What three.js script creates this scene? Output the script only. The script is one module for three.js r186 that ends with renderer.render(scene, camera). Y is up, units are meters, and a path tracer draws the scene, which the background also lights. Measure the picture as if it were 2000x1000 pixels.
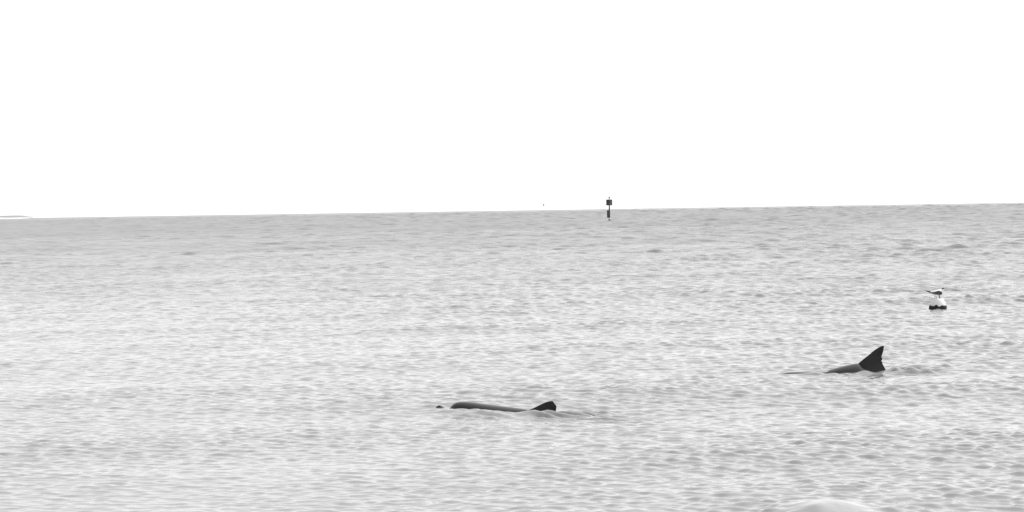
import * as THREE from 'three';
import { mergeGeometries, mergeVertices } from 'three/addons/utils/BufferGeometryUtils.js';
import { Brush, Evaluator, ADDITION } from 'three-bvh-csg';

// ------------------------------------------------------------------ camera, sky, sun, exposure
const EYE = 1.65, FPX = 5000;                          // eye height (m), focal length in pixels of a 2000 px wide frame
const scene = new THREE.Scene();
const camera = new THREE.PerspectiveCamera(2 * Math.atan(500 / FPX) * 180 / Math.PI, 2, 0.1, 120000);
camera.position.set(0, EYE, 0);
camera.rotation.order = 'YXZ';
camera.rotation.set(-Math.atan(89 / FPX), 0, -Math.atan(31 / 2000));

const SUN_AZ = 68 * Math.PI / 180, SUN_EL = 42 * Math.PI / 180;   // azimuth to the right of the view
const sunDir = new THREE.Vector3(Math.sin(SUN_AZ) * Math.cos(SUN_EL), Math.sin(SUN_EL), -Math.cos(SUN_AZ) * Math.cos(SUN_EL));
const sun = new THREE.DirectionalLight(new THREE.Color(1, 0.997, 0.99), 2.6);
sun.position.copy(sunDir).multiplyScalar(200);
sun.castShadow = true; sun.shadow.radius = 3;
sun.shadow.mapSize.set(2048, 2048);
Object.assign(sun.shadow.camera, { left: -60, right: 60, top: 60, bottom: -60, near: 1, far: 600 });
scene.add(sun, sun.target);

const SKY = { horizon: 1.06, zenith: 0.58, glow: 0.9 };
{
  const W = 1024, H = 512, px = new Float32Array(W * H * 4), v = new THREE.Vector3();
  for (let j = 0; j < H; j++) for (let i = 0; i < W; i++) {
    const el = ((j + 0.5) / H - 0.5) * Math.PI, az = ((i + 0.5) / W - 0.5) * 2 * Math.PI;
    v.set(Math.cos(el) * Math.cos(az), Math.sin(el), Math.cos(el) * Math.sin(az));
    const e = Math.max(v.y, 0);
    const c = Math.max(-1, Math.min(1, v.dot(sunDir))), ang = Math.acos(c);
    let L = SKY.zenith + (SKY.horizon - SKY.zenith) * Math.exp(-e * 2.6);
    L += SKY.glow * Math.exp(-ang * ang / 0.5) * (0.4 + 0.6 * Math.exp(-e * 0.6)) + 0.85 * Math.exp(-ang * ang / 1.1);
    const k = (j * W + i) * 4;
    px[k] = L; px[k + 1] = L; px[k + 2] = L; px[k + 3] = 1;
  }
  const tex = new THREE.DataTexture(px, W, H, THREE.RGBAFormat, THREE.FloatType);
  tex.mapping = THREE.EquirectangularReflectionMapping;
  tex.magFilter = tex.minFilter = THREE.LinearFilter;
  tex.colorSpace = THREE.LinearSRGBColorSpace;
  tex.needsUpdate = true;
  scene.background = tex; scene.environment = tex;
}

const renderer = new THREE.WebGLRenderer({ antialias: true });
renderer.toneMapping = THREE.LinearToneMapping;
renderer.toneMappingExposure = 1.0;
renderer.shadowMap.enabled = true;
renderer.shadowMap.type = THREE.PCFSoftShadowMap;

// ------------------------------------------------------------------ helpers
function rng(seed) { let s = seed >>> 0; return () => { s = (s + 0x6d2b79f5) | 0; let t = Math.imul(s ^ (s >>> 15), 1 | s); t = (t + Math.imul(t ^ (t >>> 7), 61 | t)) ^ t; return ((t ^ (t >>> 14)) >>> 0) / 4294967296; }; }
const clamp = (x, a, b) => Math.max(a, Math.min(b, x));
const smooth = (a, b, x) => { const t = clamp((x - a) / (b - a), 0, 1); return t * t * (3 - 2 * t); };
const lerp = (a, b, t) => a + (b - a) * t;
const table = (rows) => (x) => {            // smooth interpolation through [x, y] rows
  if (x <= rows[0][0]) return rows[0][1];
  for (let i = 1; i < rows.length; i++) if (x <= rows[i][0]) {
    const p1 = rows[i - 1], p2 = rows[i], p0 = rows[i - 2] || p1, p3 = rows[i + 1] || p2;
    const h = p2[0] - p1[0], t = (x - p1[0]) / h;
    const m1 = p2[0] === p0[0] ? 0 : (p2[1] - p0[1]) / (p2[0] - p0[0]) * h, m2 = p3[0] === p1[0] ? 0 : (p3[1] - p1[1]) / (p3[0] - p1[0]) * h;
    const t2 = t * t, t3 = t2 * t;
    return (2 * t3 - 3 * t2 + 1) * p1[1] + (t3 - 2 * t2 + t) * m1 + (-2 * t3 + 3 * t2) * p2[1] + (t3 - t2) * m2;
  }
  return rows[rows.length - 1][1];
};
const hash = (i, j) => { let t = Math.imul(i * 374761393 + j * 668265263, 1274126177) | 0; t ^= t >>> 13; t = Math.imul(t, 1103515245); return ((t ^ (t >>> 16)) >>> 0) / 4294967296; };
function noise(x, y) {                      // value noise, 0 to 1
  const i = Math.floor(x), j = Math.floor(y), u = x - i, v = y - j, a = u * u * (3 - 2 * u), b = v * v * (3 - 2 * v);
  return lerp(lerp(hash(i, j), hash(i + 1, j), a), lerp(hash(i, j + 1), hash(i + 1, j + 1), a), b);
}
const fbm = (x, y) => 0.55 * noise(x, y) + 0.28 * noise(x * 2.1 + 7.3, y * 2.1 + 1.7) + 0.17 * noise(x * 4.3 + 3.1, y * 4.3 + 9.2);
function add(o, name, data, parent = scene) {
  o.name = name;
  Object.assign(o.userData, data || {});
  o.traverse((m) => { if (m.isMesh) { m.castShadow = true; m.receiveShadow = true; } });
  parent.add(o);
  return o;
}
const std = (g, rough = 0.7, extra = {}) => new THREE.MeshStandardMaterial({ color: new THREE.Color().setRGB(g, g, g), roughness: rough, metalness: 0, ...extra });

// ------------------------------------------------------------------ the sea
const WATER = { body: 0.25, rough: [0.02, 0.06, 0.12, 0.17, 0.23, 0.275], slope: 0.185, farSlope: 0.12, spread: 0.58, fine: 0.018 };
const D1 = { x: 0.12, z: -21.12, turn: -0.48 };      // first dolphin, at its fin
const D2 = { x: 3.5, z: -25.38, turn: 0.03 };       // second dolphin, at its fin
const waves = [];
{
  const r = rng(11), N = 330;
  for (let i = 0; i < N; i++) {
    const lam = 0.07 * Math.pow(2600, (i + r()) / N);                      // 7 cm to 180 m
    const g = (r() + r() + r() + r() - 2) * 1.7;                            // about normal
    const dir = -0.1 + g * lerp(WATER.spread, 0.72, smooth(0.3, 0.8, lam));                                     // travel direction from the view axis
    const k = 2 * Math.PI / lam;
    waves.push({ lam, k, kx: k * Math.sin(dir), kz: k * Math.cos(dir), ph: r() * 2 * Math.PI, e: 0.7 + 0.6 * r() });
  }
}
const swell = [[1.9, -0.3, 0.016], [2.7, 0.22, 0.02], [4.3, -0.16, 0.02], [6.5, 0.05, 0.016]].map(([lam, dir, slope], i) => {
  const k = 2 * Math.PI / lam; return [k * Math.sin(dir), k * Math.cos(dir), i * 1.7, slope * 1.0 / k];
});
// the waves at a given distance from the shore: ripples of a hand's breadth in the shallows, longer and longer waves farther out
function sea(d, step) {
  const peak = Math.max(0.085 + 0.0016 * (d - 12), 3.4 * step), list = [];
  let e = 0;
  for (const w of waves) {
    const l = Math.log(w.lam / peak), wd = l < 0 ? 0.6 : 0.75;
    const s = w.e * Math.exp(-l * l / (2 * wd * wd)) * smooth(2.6, 4, w.lam / step);
    if (s < 0.04) continue;
    e += s * s / 2;
    list.push([w.kx, w.kz, w.ph, s / w.k]);
  }
  const slope = lerp(WATER.slope, WATER.farSlope, smooth(40, 160, d)), f = slope / Math.sqrt(e);
  for (const w of list) w[3] *= f;
  const sw = smooth(3, 5, 1.9 / step);
  if (sw > 0) for (const w of swell) list.push([w[0], w[1], w[2], w[3] * sw]);
  return list;
}
// gusts: where the breeze ruffles the water more
function gust(x, z) {
  const d = -z;
  const a = fbm(x * 0.16 + 20, z * 0.05 + 3), b = fbm(x * 0.5 + 5, z * 0.16 + 8);
  const side = smooth(-3.2, 3.4, x / Math.max(d, 1) * 14);
  const c = fbm((z + 0.95 * x) * 0.34 + 31, (x - z) * 0.07 + 2);       // slanting lanes of ruffled and of calmer water
  return (0.66 + 0.5 * side) * (0.2 + 0.5 * a + 0.4 * b + 0.65 * c);
}
const local = (x, z, o) => { const c = Math.cos(o.turn), s = Math.sin(o.turn), dx = x - o.x, dz = z - o.z; return [dx * c - dz * s, dx * s + dz * c]; };   // u runs aft, v towards the shore
const bell = (u, v, u0, v0, su, sv) => Math.exp(-(((u - u0) / su) ** 2) - (((v - v0) / sv) ** 2));
// what moving bodies do to the water; returns [height, share of the ripples that stay]
function disturbed(x, z) {
  let h = 0, keep = 1;
  if (z < -18 && z > -30) {
    let [u, v] = local(x, z, D1);
    if (Math.abs(u) < 2.5 && Math.abs(v) < 2.5) {
      keep *= 1 - 0.3 * bell(u, v, -0.35, 0, 0.6, 0.25);
      h -= 0.012 * bell(u, v, -0.1, 0.1, 0.35, 0.25);
      h += (0.03 + 0.02 * noise(x * 12, z * 8)) * bell(u, v, 0.14, 0.2, 0.22, 0.13);
      h += (0.036 + 0.012 * noise(x * 14, z * 9)) * bell(u, v, -0.28, 0.24 + 0.1 * (u + 0.3), 0.26, 0.11) + 0.018 * bell(u, v, -0.62, 0.2, 0.16, 0.12);
      const w = 0.5 + 0.5 * noise(x * 9, z * 5);
      h += 0.006 * (noise(x * 20, z * 14) - 0.3) * bell(u, v, 0.3, 0.2, 0.4, 0.25) + 0.01 * (noise(x * 18, z * 16) - 0.5) * bell(u, v, -0.3, 0.3, 0.4, 0.25);
      h += 0.036 * w * bell(u, v, 0.44, 0.12, 0.26, 0.3) * Math.sin(44 * (v - u * 0.4) + 2.5 * noise(x * 5, z * 4));
      h += 0.026 * w * bell(u, v, 0.75, 0.4, 0.35, 0.3) * Math.sin(40 * (v - u * 0.25) + 2 * noise(x * 4, z * 4));
      h += 0.012 * bell(u, v, 0.95, 0.75, 0.3, 0.3) * Math.sin(30 * (u * 0.35 + v));
      h += 0.007 * bell(u, v, -0.1, 0.45, 0.45, 0.3) * Math.sin(38 * (v - 0.45 * u));
      h += 0.006 * bell(u, v, -0.9, 0.05, 0.25, 0.3) * Math.sin(34 * (v + 0.4 * u));
    }
    [u, v] = local(x, z, D2);
    if (Math.abs(u) < 2.5 && Math.abs(v) < 2.5) {
      keep *= 1 - 0.35 * bell(u, v, -0.15, 0.05, 0.4, 0.25);
      h += 0.014 * bell(u, v, 0.38, 0.0, 0.24, 0.3) + 0.007 * (noise(x * 22, z * 14) - 0.3) * bell(u, v, 0.42, 0.08, 0.26, 0.3);
      const w = 0.4 + 0.9 * noise(x * 11, z * 6);
      h += 0.036 * w * bell(u, v, 0.44, 0.08, 0.26, 0.34) * Math.sin(38 * (v - u * 0.15) + 2.5 * noise(x * 4, z * 5)) + 0.035 * bell(u, v, 0.29, 0.02, 0.035, 0.1) * (0.4 + noise(x * 60, z * 40));
      h += 0.016 * w * bell(u, v, 0.55, 0.3, 0.3, 0.3) * Math.sin(36 * (v + 0.3 * u));
      h += 0.032 * w * bell(u, v, -0.55, 0.06, 0.26, 0.2) * Math.sin(36 * v + 5 * u * u);
      h += 0.014 * bell(u, v, -0.3, 0.08, 0.25, 0.09) + 0.026 * bell(u, v, -0.05, 0.16, 0.09, 0.07);
    }
  }
  if (z > -15.6 && z < -12.4) {                       // a smooth bulge of water pushed up close to the shore
    keep *= 1 - 0.9 * smooth(0.3, 0.8, bell(x, z, 1.7, -13.65, 0.32, 0.62));
    h += 0.052 * Math.exp(-(((x - 1.68) / 0.21) ** 2) - (((z + 13.9) / 0.27) ** 2)) + 0.026 * bell(x, z, 1.61, -13.68, 0.08, 0.12);
  }
  return [h, keep];
}
// sand flat near the shore, weed beds and deeper water beyond its uneven edge
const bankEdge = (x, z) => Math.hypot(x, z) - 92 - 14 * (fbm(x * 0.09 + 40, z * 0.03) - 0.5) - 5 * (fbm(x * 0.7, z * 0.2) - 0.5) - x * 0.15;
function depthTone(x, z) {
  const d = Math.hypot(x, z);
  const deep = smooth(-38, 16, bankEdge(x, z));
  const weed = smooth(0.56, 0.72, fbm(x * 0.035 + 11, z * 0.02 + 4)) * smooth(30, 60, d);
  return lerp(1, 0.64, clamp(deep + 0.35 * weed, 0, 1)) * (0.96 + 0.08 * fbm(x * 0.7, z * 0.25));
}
function buildSea() {
  const half = 12.2 * Math.PI / 180;
  const columns = (n) => {                              // bearings: close together where the camera looks, wide apart elsewhere
    const c = [], outer = []; for (let a = half, st = 0.006; a < Math.PI; a += st, st = Math.min(st * 1.25, 0.16)) outer.push(a);
    outer.shift();
    for (let i = outer.length - 1; i >= 0; i--) c.push(-outer[i]);
    for (let i = 0; i <= n; i++) c.push(-half + 2 * half * i / n);
    return c.concat(outer);
  };
  const colsNear = columns(430), colsFar = columns(225), FAR = 90;
  const rows = [0.02, 1, 3, 6, 9, 10.5, 11.5];
  for (let d = 12.3; d < 90000;) {
    rows.push(d);
    d *= 1 + (d < 30 ? 0.00105 : d < FAR ? 0.00092 : d < 2500 ? 0.0015 : 0.05);
  }
  const pos = [], uv = [], colr = [], starts = [];
  for (let j = 0; j < rows.length; j++) {
    const d = rows[j], step = j + 1 < rows.length ? rows[j + 1] - d : d * 0.06;
    const cols = d < FAR ? colsNear : colsFar;
    const use = d > 12 && d < 2500 ? sea(d, step) : [];
    const sq = use.reduce((q, w) => q + w[3] * w[3] / 2, 0), crisp = sq ? 0.07 / Math.sqrt(sq) : 0, flat = sq * 0.8;
    const calm = 1 - smooth(1500, 2450, d);
    starts.push(pos.length / 3);
    for (const a of cols) {
      const x = d * Math.sin(a), z = -d * Math.cos(a);
      let h = 0;
      if (use.length && Math.abs(a) <= half + 0.03) {
        for (let n = 0; n < use.length; n++) { const w = use[n]; h += w[3] * Math.sin(w[0] * x + w[1] * z + w[2]); }
        const [dh, keep] = disturbed(x, z);
        h *= gust(x, z) * keep * calm;
        h += crisp * h * h - crisp * flat + dh;            // narrow crests, wide troughs
      }
      pos.push(x, h, z); uv.push(x, z);
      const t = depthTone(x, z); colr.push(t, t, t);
    }
  }
  const zones = WATER.rough.map(() => []);               // triangles of the sheltered flat, then of ever more ruffled water farther out
  for (let j = 0; j + 1 < rows.length; j++) {
    const ca = rows[j] < FAR ? colsNear : colsFar, cb = rows[j + 1] < FAR ? colsNear : colsFar, na = ca.length, nb = cb.length, A = starts[j], B = starts[j + 1];
    let p = 0, q = 0;
    const put = (a, b, c) => { const x = pos[a * 3], z = pos[a * 3 + 2]; const e = bankEdge(x, z) + 30 * (fbm(x * 0.05 + 3, z * 0.012) - 0.5) * smooth(80, 130, -z) + (26 * (noise(x * 0.5, z * 0.1) - 0.5) + 24 * (hash(a, b) - 0.5)) * smooth(60, 200, -z); const q = e + 9 * (noise(x * 0.9, z * 0.25) - 0.5) + 9 * (hash(b, c) - 0.5); zones[q < -60 ? 0 : q < -42 ? 1 : q < -18 ? 2 : e < 26 ? 3 : e < 120 ? 4 : 5].push(a, b, c); };
    while (p < na || q < nb) {                          // sew two rows together, also where their bearings differ
      const ap = p + 1 < na ? ca[p + 1] : p + 1 === na ? ca[0] + 2 * Math.PI : 99, bq = q + 1 < nb ? cb[q + 1] : q + 1 === nb ? cb[0] + 2 * Math.PI : 99;
      if (ap <= bq) { put(A + p % na, A + (p + 1) % na, B + q % nb); p++; } else { put(A + p % na, B + (q + 1) % nb, B + q % nb); q++; }
    }
  }
  const g = new THREE.BufferGeometry();
  g.setAttribute('position', new THREE.Float32BufferAttribute(pos, 3));
  g.setAttribute('uv', new THREE.Float32BufferAttribute(uv, 2));
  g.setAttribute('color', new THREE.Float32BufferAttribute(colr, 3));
  const all = new Uint32Array(zones.reduce((n, q) => n + q.length, 0)); let at = 0;
  zones.forEach((q, i) => { all.set(q, at); g.addGroup(at, q.length, i); at += q.length; });
  g.setIndex(new THREE.BufferAttribute(all, 1));
  g.computeVertexNormals();
  const nrm = g.attributes.normal; let neg = 0;
  for (let i = 0; i < nrm.count; i += 97) if (nrm.getY(i) < 0) neg++;
  console.log('sea rows', rows.length, 'tris', all.length / 3, 'downward normals', neg);
  return g;
}
// ripples too small for the mesh: a tileable normal map of wavelets, TILE metres wide
const TILE = 7.3;
function rippleMap() {
  const S = 1024, r = rng(77), gx = new Float32Array(S * S), gz = new Float32Array(S * S);
  for (let n = 0; n < 70; n++) {
    const lam = 0.045 * Math.pow(6, r()), m = TILE / lam;
    const dir = (r() + r() + r() - 1.5) * 1.25;
    const ix = Math.round(m * Math.sin(dir)), iz = Math.max(1, Math.round(m * Math.cos(dir)));
    const a = 0.6 + 0.8 * r(), ph = r() * 6.283, kl = Math.hypot(ix, iz), ax = a * ix / kl, az = a * iz / kl;
    const step = 2 * Math.PI / S;
    for (let j = 0; j < S; j++) for (let i = 0; i < S; i++) {
      const c = Math.cos(step * (ix * i + iz * j) + ph);
      gx[j * S + i] += ax * c; gz[j * S + i] += az * c;
    }
  }
  let e = 0; for (let i = 0; i < S * S; i++) e += gx[i] * gx[i] + gz[i] * gz[i];
  const f = WATER.fine / Math.sqrt(e / (S * S));
  const out = new Uint8Array(S * S * 4);
  for (let i = 0; i < S * S; i++) {
    const x = -gx[i] * f, y = -gz[i] * f, l = 1 / Math.hypot(x, y, 1);
    out[i * 4] = 127.5 + 127.5 * x * l; out[i * 4 + 1] = 127.5 + 127.5 * y * l; out[i * 4 + 2] = 127.5 + 127.5 * l; out[i * 4 + 3] = 255;
  }
  const t = new THREE.DataTexture(out, S, S, THREE.RGBAFormat);
  t.wrapS = t.wrapT = THREE.RepeatWrapping; t.magFilter = THREE.LinearFilter; t.minFilter = THREE.LinearMipmapLinearFilter; t.generateMipmaps = true;
  t.repeat.set(1 / TILE, 1 / TILE); t.rotation = 0.31;
  t.needsUpdate = true;
  return t;
}
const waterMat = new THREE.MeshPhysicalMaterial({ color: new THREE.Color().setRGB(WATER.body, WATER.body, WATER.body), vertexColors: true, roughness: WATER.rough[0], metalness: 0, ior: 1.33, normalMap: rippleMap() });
const waterMats = WATER.rough.map((q, i) => { const m = i ? waterMat.clone() : waterMat; m.roughness = q; return m; });
add(new THREE.Mesh(buildSea(), waterMats), 'water', { kind: 'structure', label: 'pale grey rippled sea reaching to the horizon' });

// ------------------------------------------------------------------ far coast on the left
{
  const g = new THREE.Group(); g.position.set(0, 0, 0);
  const strip = (z, x0, x1, y0, topAt, depth) => {        // a low bank: sloping front, rounded top
    const n = 160, P = [], I = [];
    for (let i = 0; i <= n; i++) {
      const x = lerp(x0, x1, i / n), t = Math.max(topAt(x), y0 + 0.05);
      for (const [q, y] of [[0, y0], [0.35, lerp(y0, t, 0.8)], [0.55, t], [0.8, lerp(y0, t, 0.8)], [1, y0]]) P.push(x, y, z - depth * q);
    }
    for (let i = 0; i < n; i++) for (let k = 0; k < 4; k++) { const a = i * 5 + k, b = a + 5; I.push(a, b, b + 1, a, b + 1, a + 1); }
    const geo = new THREE.BufferGeometry(); geo.setAttribute('position', new THREE.Float32BufferAttribute(P, 3)); geo.setIndex(I); geo.computeVertexNormals(); return geo;
  };
  const end = -1514, start = -3400, Z = -8000;              // the tip of the spit, in metres
  const sandTop = (x) => 4.6 * Math.pow(smooth(end, end - 150, x), 0.6) + 0.5 * noise(x * 0.02, 3);
  const scrubTop = (x) => 4.4 + 6.5 * smooth(end, end - 40, x) * (0.75 + 0.25 * noise(x * 0.012, 9) + 0.12 * noise(x * 0.06, 5));
  const sand = std(0.72, 0.95, { side: THREE.DoubleSide }), scrub = std(0.3, 1, { side: THREE.DoubleSide });
  add(new THREE.Mesh(strip(Z, start, end, -0.5, sandTop, 120), sand), 'beach', { label: 'white sand beach' }, g);
  add(new THREE.Mesh(strip(Z - 60, start, end - 6, 3.6, scrubTop, 90), scrub), 'scrub', { label: 'grey strip of low scrub' }, g);
  add(g, 'headland', { kind: 'structure', label: 'low grey spit of land on the horizon at the left edge' });
}

// ------------------------------------------------------------------ channel marker
{
  const g = new THREE.Group(); g.position.set(13.19, 0, -344.4); g.rotation.y = 0.05;
  const dark = std(0.045, 0.6), pale = std(0.72, 0.6), grey = std(0.12, 0.7), rail = std(0.06, 0.6);
  const cyl = (r0, r1, y0, y1, x = 0, z = 0, n = 16) => { const c = new THREE.CylinderGeometry(r1, r0, y1 - y0, n); c.translate(x, (y0 + y1) / 2, z); return c; };
  const box = (w, h, d, x, y, z) => { const b = new THREE.BoxGeometry(w, h, d); b.translate(x, y, z); return b; };
  add(new THREE.Mesh(cyl(0.14, 0.135, -2, 0.26), grey), 'pile', {}, g);
  add(new THREE.Mesh(mergeGeometries([cyl(0.17, 0.17, 0.262, 0.45), cyl(0.19, 0.19, 0.45, 0.475)]), pale), 'collar', { label: 'white band round the pile' }, g);
  add(new THREE.Mesh(cyl(0.11, 0.085, 0.476, 2.12), dark), 'post', {}, g);
  // ladder cage on the left side of the post
  const cage = [];
  for (const [x, z] of [[-0.3, 0.13], [-0.3, -0.13], [-0.1, 0.16]]) cage.push(box(0.035, 0.98, 0.035, x, 0.99, z));
  for (let k = 0; k < 9; k++) cage.push(box(0.025, 0.06, 0.26, -0.3, 0.54 + k * 0.112, 0), box(0.2, 0.05, 0.025, -0.2, 0.54 + k * 0.112, 0.13));
  cage.push(box(0.32, 0.05, 0.34, -0.16, 0.505, 0));
  add(new THREE.Mesh(mergeGeometries(cage), rail), 'ladder', {}, g);
  add(new THREE.Mesh(box(0.17, 0.94, 0.03, -0.2, 1.0, -0.02), dark), 'panel', {}, g);
  // topmark: a box of four boards, seen on one corner
  const top = new THREE.Group(); add(top, 'topmark', {}, g); top.position.y = 2.12; top.rotation.y = Math.PI / 4 - 0.05;
  for (let k = 0; k < 4; k++) {
    const b = new THREE.Mesh(new THREE.BoxGeometry(0.58, 0.8, 0.03), dark);
    b.rotation.y = k * Math.PI / 2; b.position.set(Math.sin(k * Math.PI / 2) * 0.28, 0.4, Math.cos(k * Math.PI / 2) * 0.28);
    add(b, k ? 'board_' + String(k).padStart(3, '0') : 'board', {}, top);
  }
  add(new THREE.Mesh(box(0.545, 0.03, 0.545, 0, 0.016, 0), dark), 'floor_plate', {}, top);
  add(new THREE.Mesh(box(0.545, 0.03, 0.545, 0, 0.76, 0), dark), 'top_plate', {}, top);
  const lamp = new THREE.Group(); add(lamp, 'lantern', {}, g);
  add(new THREE.Mesh(mergeGeometries([cyl(0.06, 0.05, 2.9, 3.03), cyl(0.09, 0.09, 3.03, 3.06)]), pale), 'base', {}, lamp);
  add(new THREE.Mesh(mergeGeometries([cyl(0.1, 0.1, 3.061, 3.22), cyl(0.07, 0.03, 3.22, 3.28)]), dark), 'lens', {}, lamp);
  add(new THREE.Mesh(cyl(0.04, 0.02, 3.281, 3.52), grey), 'spike', {}, lamp);
  add(g, 'channel_marker', { label: 'pile marker with a square dark topmark and small lantern, standing far out in the sea', category: 'channel marker' });
}
{
  // a second, far smaller mark beyond the horizon line
  const g = new THREE.Group(); g.position.set(38.1, 0, -3000);
  const p = new THREE.CylinderGeometry(0.09, 0.12, 9, 8); p.translate(0, 2.5, 0);
  add(new THREE.Mesh(p, std(0.55, 0.8)), 'post', {}, g);
  const t = new THREE.CylinderGeometry(0.75, 0.55, 1.9, 8); t.translate(0.05, 7.3, 0);
  const c = new THREE.ConeGeometry(0.6, 0.7, 8); c.translate(0.05, 8.6, 0);
  add(new THREE.Mesh(mergeGeometries([t, c]), std(0.06, 0.8)), 'topmark', {}, g);
  add(g, 'distant_beacon', { label: 'tiny dark speck of a beacon just above the horizon, left of the larger marker', category: 'beacon' });
}

// ------------------------------------------------------------------ buoy and tern
const BUOY = new THREE.Vector3(6.685, -0.01, -40.25);
{
  const g = new THREE.Group(); g.position.copy(BUOY); g.rotation.set(0.02, 0.4, -0.02);
  const prof = [[0.0, -0.13], [0.09, -0.13], [0.122, -0.1], [0.13, -0.05], [0.133, 0.0], [0.132, 0.05], [0.127, 0.078], [0.114, 0.115], [0.097, 0.145], [0.083, 0.163], [0.07, 0.172], [0.045, 0.175], [0.0, 0.176]];
  const shell = new THREE.LatheGeometry(prof.map(([r, y]) => new THREE.Vector2(r, y)), 40);
  add(new THREE.Mesh(shell, std(0.68, 0.45)), 'float', { label: 'white dome of the buoy' }, g);
  // weed and fouling: a dark crust with a ragged upper edge, proud of the shell
  const P = [], I = [], n = 120, prR = table([[-0.14, 0.1], [-0.1, 0.124], [-0.05, 0.1345], [0, 0.1375], [0.05, 0.1365], [0.08, 0.131], [0.1, 0.124]]);
  for (let i = 0; i <= n; i++) {
    const a = i / n * 2 * Math.PI, c = Math.cos(a), s = Math.sin(a);
    const top = 0.061 + 0.04 * (noise(c * 2.2 + 9, s * 2.2 + 4) - 0.4) + 0.022 * (noise(c * 8 + 2, s * 8) - 0.5) + 0.012 * (hash(i % n, 7) - 0.5);
    for (let k = 0; k <= 6; k++) { const y = lerp(-0.12, top, k / 6), r = prR(y) + (k === 6 ? -0.004 : 0.004 * hash(i % n, k)); P.push(r * c, y, r * s); }
  }
  for (let i = 0; i < n; i++) for (let k = 0; k < 6; k++) { const a = i * 7 + k, b = a + 7; I.push(a, a + 1, b + 1, a, b + 1, b); }
  const crust = new THREE.BufferGeometry(); crust.setAttribute('position', new THREE.Float32BufferAttribute(P, 3)); crust.setIndex(I); crust.computeVertexNormals();
  add(new THREE.Mesh(crust, std(0.012, 0.9, { side: THREE.DoubleSide })), 'fouling', { label: 'black ragged crust of weed at the waterline' }, g);
  const ring = new THREE.TorusGeometry(0.02, 0.005, 8, 16); ring.translate(-0.05, 0.185, 0.01);
  add(new THREE.Mesh(ring, std(0.3, 0.5)), 'lifting_ring', {}, g);
  add(g, 'mooring_buoy', { label: 'small white dome buoy with a ragged black waterline, a tern standing on it', category: 'buoy' });
}
function loft(rings, n, close = true) {           // rings: { c: Vector3, pts: (a) => Vector3 }
  const P = [], I = [], m = rings.length;
  for (const f of rings) for (let i = 0; i < n; i++) { const v = f(i / n * 2 * Math.PI); P.push(v.x, v.y, v.z); }
  for (let j = 0; j + 1 < m; j++) for (let i = 0; i < n; i++) { const a = j * n + i, b = j * n + (i + 1) % n; I.push(a, b, b + n, a, b + n, a + n); }
  if (close) for (const j of [0, m - 1]) {
    const c = new THREE.Vector3(); for (let i = 0; i < n; i++) c.add(new THREE.Vector3(P[(j * n + i) * 3], P[(j * n + i) * 3 + 1], P[(j * n + i) * 3 + 2])); c.divideScalar(n);
    const k = P.length / 3; P.push(c.x, c.y, c.z);
    for (let i = 0; i < n; i++) { const a = j * n + i, b = j * n + (i + 1) % n; j ? I.push(a, b, k) : I.push(b, a, k); }
  }
  const g = new THREE.BufferGeometry(); g.setAttribute('position', new THREE.Float32BufferAttribute(P, 3)); g.setIndex(I); g.computeVertexNormals();
  return g;
}
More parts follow.
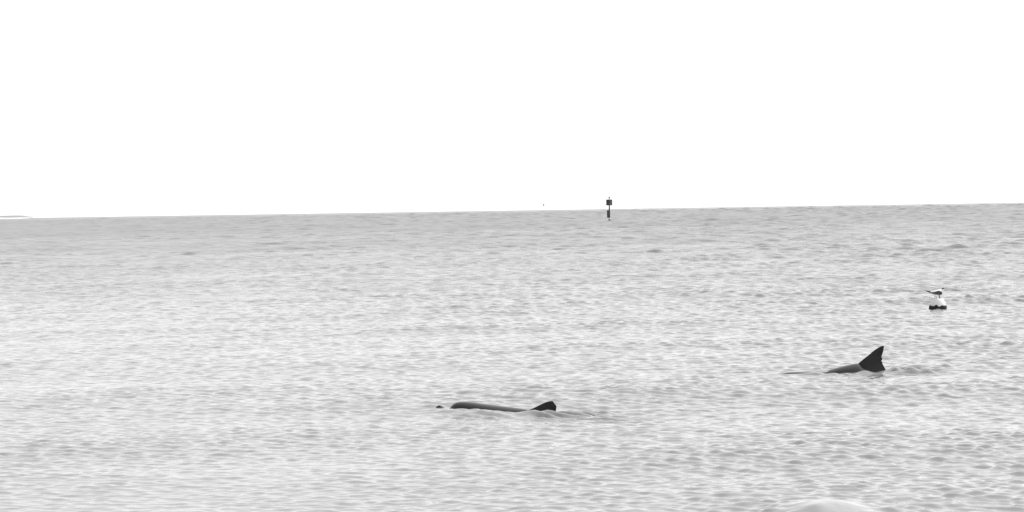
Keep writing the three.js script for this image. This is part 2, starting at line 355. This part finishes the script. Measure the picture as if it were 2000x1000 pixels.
{
  const g = new THREE.Group(); g.position.set(BUOY.x + 0.008, BUOY.y + 0.172, BUOY.z + 0.01); g.rotation.y = 0.1;
  // body, neck and head along +x; the tail to -x
  const cx = [[-0.165, 0.112], [-0.12, 0.098], [-0.06, 0.092], [0, 0.094], [0.035, 0.099], [0.055, 0.116], [0.07, 0.132], [0.082, 0.142], [0.094, 0.146], [0.105, 0.147]];
  const hh = [[-0.165, 0.004], [-0.12, 0.014], [-0.06, 0.036], [0, 0.048], [0.035, 0.048], [0.055, 0.038], [0.07, 0.03], [0.082, 0.025], [0.094, 0.018], [0.105, 0.006]];
  const cf = table(cx), hf = table(hh);
  const body = loft(Array.from({ length: 34 }, (_, i) => { const x = lerp(-0.165, 0.105, i / 33); return (a) => new THREE.Vector3(x, cf(x) + hf(x) * Math.sin(a), hf(x) * 0.92 * Math.cos(a)); }), 22);
  const bill = loft([0, 0.3, 0.6, 1].map((t) => (a) => new THREE.Vector3(0.1 + 0.045 * t, 0.147 + 0.012 * t - 0.006 * t * t + lerp(0.008, 0.0008, t) * Math.sin(a), lerp(0.006, 0.0006, t) * Math.cos(a))), 10);
  const paint = (geo, fn) => { const p = geo.attributes.position, c = new Float32Array(p.count * 3); for (let i = 0; i < p.count; i++) { const v = fn(p.getX(i), p.getY(i), p.getZ(i)); c[i * 3] = c[i * 3 + 1] = c[i * 3 + 2] = v; } geo.setAttribute('color', new THREE.BufferAttribute(c, 3)); return geo; };
  paint(body, (x, y) => (x > 0.05 && y > lerp(0.14, 0.148, smooth(0.05, 0.1, x)) ? 0.012 : 0.82));
  paint(bill, () => 0.4);
  const crest = loft([0, 0.5, 1].map((t) => (a) => new THREE.Vector3(lerp(0.076, 0.044, t), lerp(0.158, 0.149, t) + lerp(0.008, 0.001, t) * Math.sin(a), lerp(0.014, 0.002, t) * Math.cos(a))), 10);
  paint(crest, () => 0.012);
  const m = new THREE.MeshStandardMaterial({ vertexColors: true, roughness: 0.85 });
  add(new THREE.Mesh(mergeGeometries([body, bill, crest]), m), 'body', { label: 'white body with black cap' }, g);
  const wingMat = std(0.06, 0.8), tipMat = std(0.03, 0.8), legMat = std(0.02, 0.6);
  for (const s of [1, -1]) {                        // folded wings, hugging the flanks, primaries crossing over the tail
    const top = table([[-0.2, 0.122], [-0.12, 0.102], [-0.05, 0.109], [-0.02, 0.122], [0.02, 0.117], [0.045, 0.104], [0.058, 0.09]]);
    const bot = table([[-0.2, 0.116], [-0.12, 0.086], [-0.05, 0.068], [0, 0.058], [0.035, 0.058], [0.058, 0.078]]);
    const out = table([[-0.2, 0.004], [-0.12, 0.02], [-0.05, 0.036], [0, 0.044], [0.04, 0.043], [0.058, 0.034]]);
    const w = loft(Array.from({ length: 24 }, (_, i) => { const x = lerp(-0.2, 0.058, i / 23); return (a) => new THREE.Vector3(x, (top(x) + bot(x)) / 2 + (top(x) - bot(x)) / 2 * Math.sin(a), s * (out(x) + 0.007 * Math.cos(a) * Math.min(1, out(x) / 0.02))); }), 14);
    add(new THREE.Mesh(w, wingMat), s > 0 ? 'wing' : 'wing_001', { label: 'folded grey wing' }, g);
  }
  const tail = [];
  for (const s of [1, -1]) tail.push(loft([0, 0.5, 1].map((t) => (a) => new THREE.Vector3(-0.13 - 0.105 * t, 0.112 + 0.014 * t + lerp(0.006, 0.001, t) * Math.sin(a), s * 0.008 + lerp(0.012, 0.003, t) * Math.cos(a))), 10));
  add(new THREE.Mesh(mergeGeometries(tail), tipMat), 'tail', { label: 'dark forked tail' }, g);
  for (const s of [1, -1]) {
    const P = [new THREE.Vector3(0.012, 0.07, s * 0.016), new THREE.Vector3(0.016, 0.035, s * 0.016), new THREE.Vector3(0.024, 0.006, s * 0.017)];
    const leg = [new THREE.TubeGeometry(new THREE.CatmullRomCurve3(P), 8, 0.0045, 8)];
    for (const a of [-0.45, 0, 0.45]) { const t = new THREE.CylinderGeometry(0.003, 0.002, 0.03, 6); t.rotateZ(Math.PI / 2); t.translate(0.015, 0, 0); t.rotateY(a); t.translate(0.022, 0.006, s * 0.017); leg.push(t); }
    add(new THREE.Mesh(mergeGeometries(leg.map((q) => q.toNonIndexed())), legMat), s > 0 ? 'leg' : 'leg_001', {}, g);
  }
  add(g, 'tern', { label: 'white tern with black cap and dark folded wing standing on the buoy', category: 'bird' });
}

// ------------------------------------------------------------------ dolphins
const L = 2.08;
const up = table([[0, 0.008], [0.012, 0.02], [0.03, 0.024], [0.06, 0.03], [0.072, 0.045], [0.09, 0.068], [0.12, 0.096], [0.17, 0.124], [0.25, 0.15], [0.35, 0.17], [0.42, 0.176], [0.55, 0.165], [0.7, 0.12], [0.85, 0.07], [0.95, 0.04], [1, 0.015]]);
const down = table([[0, 0.008], [0.02, 0.022], [0.06, 0.04], [0.1, 0.08], [0.18, 0.13], [0.3, 0.17], [0.45, 0.175], [0.6, 0.15], [0.75, 0.1], [0.88, 0.06], [1, 0.015]]);
const wide = table([[0, 0.012], [0.02, 0.028], [0.06, 0.036], [0.075, 0.055], [0.1, 0.09], [0.15, 0.125], [0.25, 0.16], [0.4, 0.185], [0.55, 0.165], [0.7, 0.11], [0.85, 0.05], [0.95, 0.025], [1, 0.012]]);
// local axes: +x aft, y up, +z towards the shore; the origin is the water level at the front of the fin
function dolphinBody(topLine, ridge, finS, finOutline, finBase) {
  const X = (s) => (s - finS) * L;
  const cl = (s) => topLine(s) - up(s);
  const ringsN = 110, rings = [];
  for (let i = 0; i <= ringsN; i++) {
    const s = Math.pow(i / ringsN, 1.25), x = X(s), c = cl(s);
    rings.push((a) => { const sn = Math.sin(a), cs = Math.cos(a); return new THREE.Vector3(x, c + (sn > 0 ? up(s) * Math.pow(sn, 0.95) : down(s) * sn), wide(s) * Math.sign(cs) * Math.pow(Math.abs(cs), sn > 0 ? ridge(s) : 0.95)); });
  }
  const body = loft(rings, 48);
  // fin: horizontal slices between leading and trailing edge, with an aerofoil section and a flared root
  const lead = table(finOutline.lead), trail = table(finOutline.trail), y0 = finBase, y1 = finOutline.top;
  const sl = [];
  for (let i = 0; i <= 40; i++) {
    const t = 1 - Math.pow(1 - i / 40, 1.5), y = lerp(y0, y1, t), a0 = lead(y), a1 = Math.max(trail(y), a0 + 0.004), ch = a1 - a0;
    const th = (0.016 + 0.13 * Math.pow(1 - t, 3)) * (1 - 0.72 * t) * (t > 0.93 ? Math.sqrt(Math.max(0.02, (1 - t) / 0.07)) : 1);
    sl.push((a) => { const u = 0.5 - 0.5 * Math.cos(a), f = 1.6 * Math.sqrt(Math.max(u, 0)) * (1 - u) + 0.12 * Math.sin(a) ** 2; return new THREE.Vector3(a0 + ch * u, y, Math.sign(Math.sin(a)) * th * (Math.abs(Math.sin(a)) < 1e-6 ? 0 : f)); });
  }
  const fin = loft(sl, 40);
  const ev = new Evaluator(); ev.attributes = ['position', 'normal'];
  const flip = (g) => { const i = g.index.array; const v = new THREE.Vector3(), b = new THREE.Vector3(), c = new THREE.Vector3(), p = g.attributes.position; let vol = 0; for (let k = 0; k < i.length; k += 3) { v.fromBufferAttribute(p, i[k]); b.fromBufferAttribute(p, i[k + 1]); c.fromBufferAttribute(p, i[k + 2]); vol += v.dot(b.cross(c)); } if (vol < 0) { for (let k = 0; k < i.length; k += 3) { const q = i[k]; i[k] = i[k + 1]; i[k + 1] = q; } g.computeVertexNormals(); } return g; };
  const A = new Brush(flip(body)), B = new Brush(flip(fin)); A.updateMatrixWorld(); B.updateMatrixWorld();
  const joined = ev.evaluate(A, B, ADDITION).geometry;
  const parts = [joined.index ? joined.toNonIndexed() : joined];
  // flippers and flukes, under water
  for (const s of [1, -1]) {
    const fl = loft([0, 0.3, 0.6, 0.85, 1].map((t) => (a) => new THREE.Vector3(X(0.24) + 0.02 + 0.17 * t + lerp(0.07, 0.012, t) * Math.cos(a), cl(0.24) - 0.1 - 0.14 * t + 0.012 * (1 - 0.8 * t) * Math.sin(a), s * (0.11 + 0.2 * t))), 16);
    const fk = loft([0, 0.3, 0.6, 0.85, 1].map((t) => (a) => new THREE.Vector3(X(0.97) + 0.02 + 0.14 * t * t + lerp(0.09, 0.012, t) * Math.cos(a), cl(1) + 0.014 * (1 - 0.8 * t) * Math.sin(a), s * 0.26 * t)), 16);
    for (const q of [fl, fk]) parts.push(flip(q).toNonIndexed());
  }
  for (const q of parts) for (const n of Object.keys(q.attributes)) if (n !== 'position' && n !== 'normal') q.deleteAttribute(n);
  return mergeGeometries(parts);
}
const skin = new THREE.MeshPhysicalMaterial({ color: new THREE.Color().setRGB(0.012, 0.012, 0.0125), roughness: 0.26, ior: 1.34, metalness: 0 });
{
  const fin = {
    top: 0.078,
    lead: [[-0.13, -0.24], [-0.05, -0.11], [0, 0], [0.02, 0.045], [0.043, 0.091], [0.062, 0.13], [0.071, 0.151], [0.076, 0.172], [0.078, 0.186]],
    trail: [[-0.13, 0.24], [-0.05, 0.222], [0, 0.226], [0.017, 0.23], [0.039, 0.231], [0.05, 0.222], [0.059, 0.214], [0.07, 0.208], [0.078, 0.2]],
  };
  for (const e of [fin.lead, fin.trail]) for (const q of e) q[1] *= 1.1;
  const geo = dolphinBody(table([[0, 0.01], [0.012, 0.021], [0.03, 0.008], [0.05, -0.018], [0.066, 0.004], [0.08, 0.034], [0.1, 0.052], [0.14, 0.056], [0.23, 0.039], [0.35, 0.016], [0.42, 0.0], [0.5, -0.024], [0.56, -0.02], [0.63, -0.013], [0.7, -0.025], [0.77, -0.06], [0.85, -0.1], [1, -0.2]]), (s) => 0.95 + 0.4 * smooth(0.3, 0.5, s), 0.42, fin, -0.12);
  const m = new THREE.Mesh(geo, skin); m.position.set(D1.x, 0, D1.z); m.rotation.y = D1.turn;
  add(m, 'dolphin', { label: 'dark dolphin swimming left with beak, head and back above water and a blunt low fin', category: 'dolphin', group: 'dolphins surfacing in the sea' });
}
{
  const fin = {
    top: 0.25,
    lead: [[-0.06, -0.16], [0.03, -0.05], [0.075, 0], [0.11, 0.043], [0.155, 0.102], [0.19, 0.145], [0.213, 0.175], [0.237, 0.215], [0.247, 0.24], [0.25, 0.25]],
    trail: [[-0.06, 0.3], [0.0, 0.28], [0.038, 0.264], [0.067, 0.248], [0.09, 0.243], [0.1, 0.233], [0.108, 0.241], [0.12, 0.246], [0.13, 0.241], [0.14, 0.237], [0.165, 0.244], [0.19, 0.254], [0.22, 0.259], [0.24, 0.263], [0.25, 0.258]],
  };
  const line = table([[-0.9, -0.1], [-0.8, -0.03], [-0.7, 0.0], [-0.58, 0.004], [-0.45, -0.004], [-0.34, 0.006], [-0.2, 0.042], [-0.1, 0.064], [0, 0.078], [0.04, 0.066], [0.08, 0.044], [0.14, 0.016], [0.22, -0.004], [0.32, 0.012], [0.42, 0.022], [0.52, 0.012], [0.65, -0.04], [0.85, -0.1], [1.2, -0.3]]);
  const geo = dolphinBody((s) => line((s - 0.42) * L), (s) => 0.95 + 0.9 * smooth(0.3, 0.52, s), 0.42, fin, -0.07);
  const m = new THREE.Mesh(geo, skin); m.position.set(D2.x - 0.085, 0, D2.z); m.rotation.y = D2.turn;
  add(m, 'dolphin_001', { label: 'dark dolphin with a tall pointed notched fin and arched back, the head under water', category: 'dolphin', group: 'dolphins surfacing in the sea' });
}

renderer.render(scene, camera);
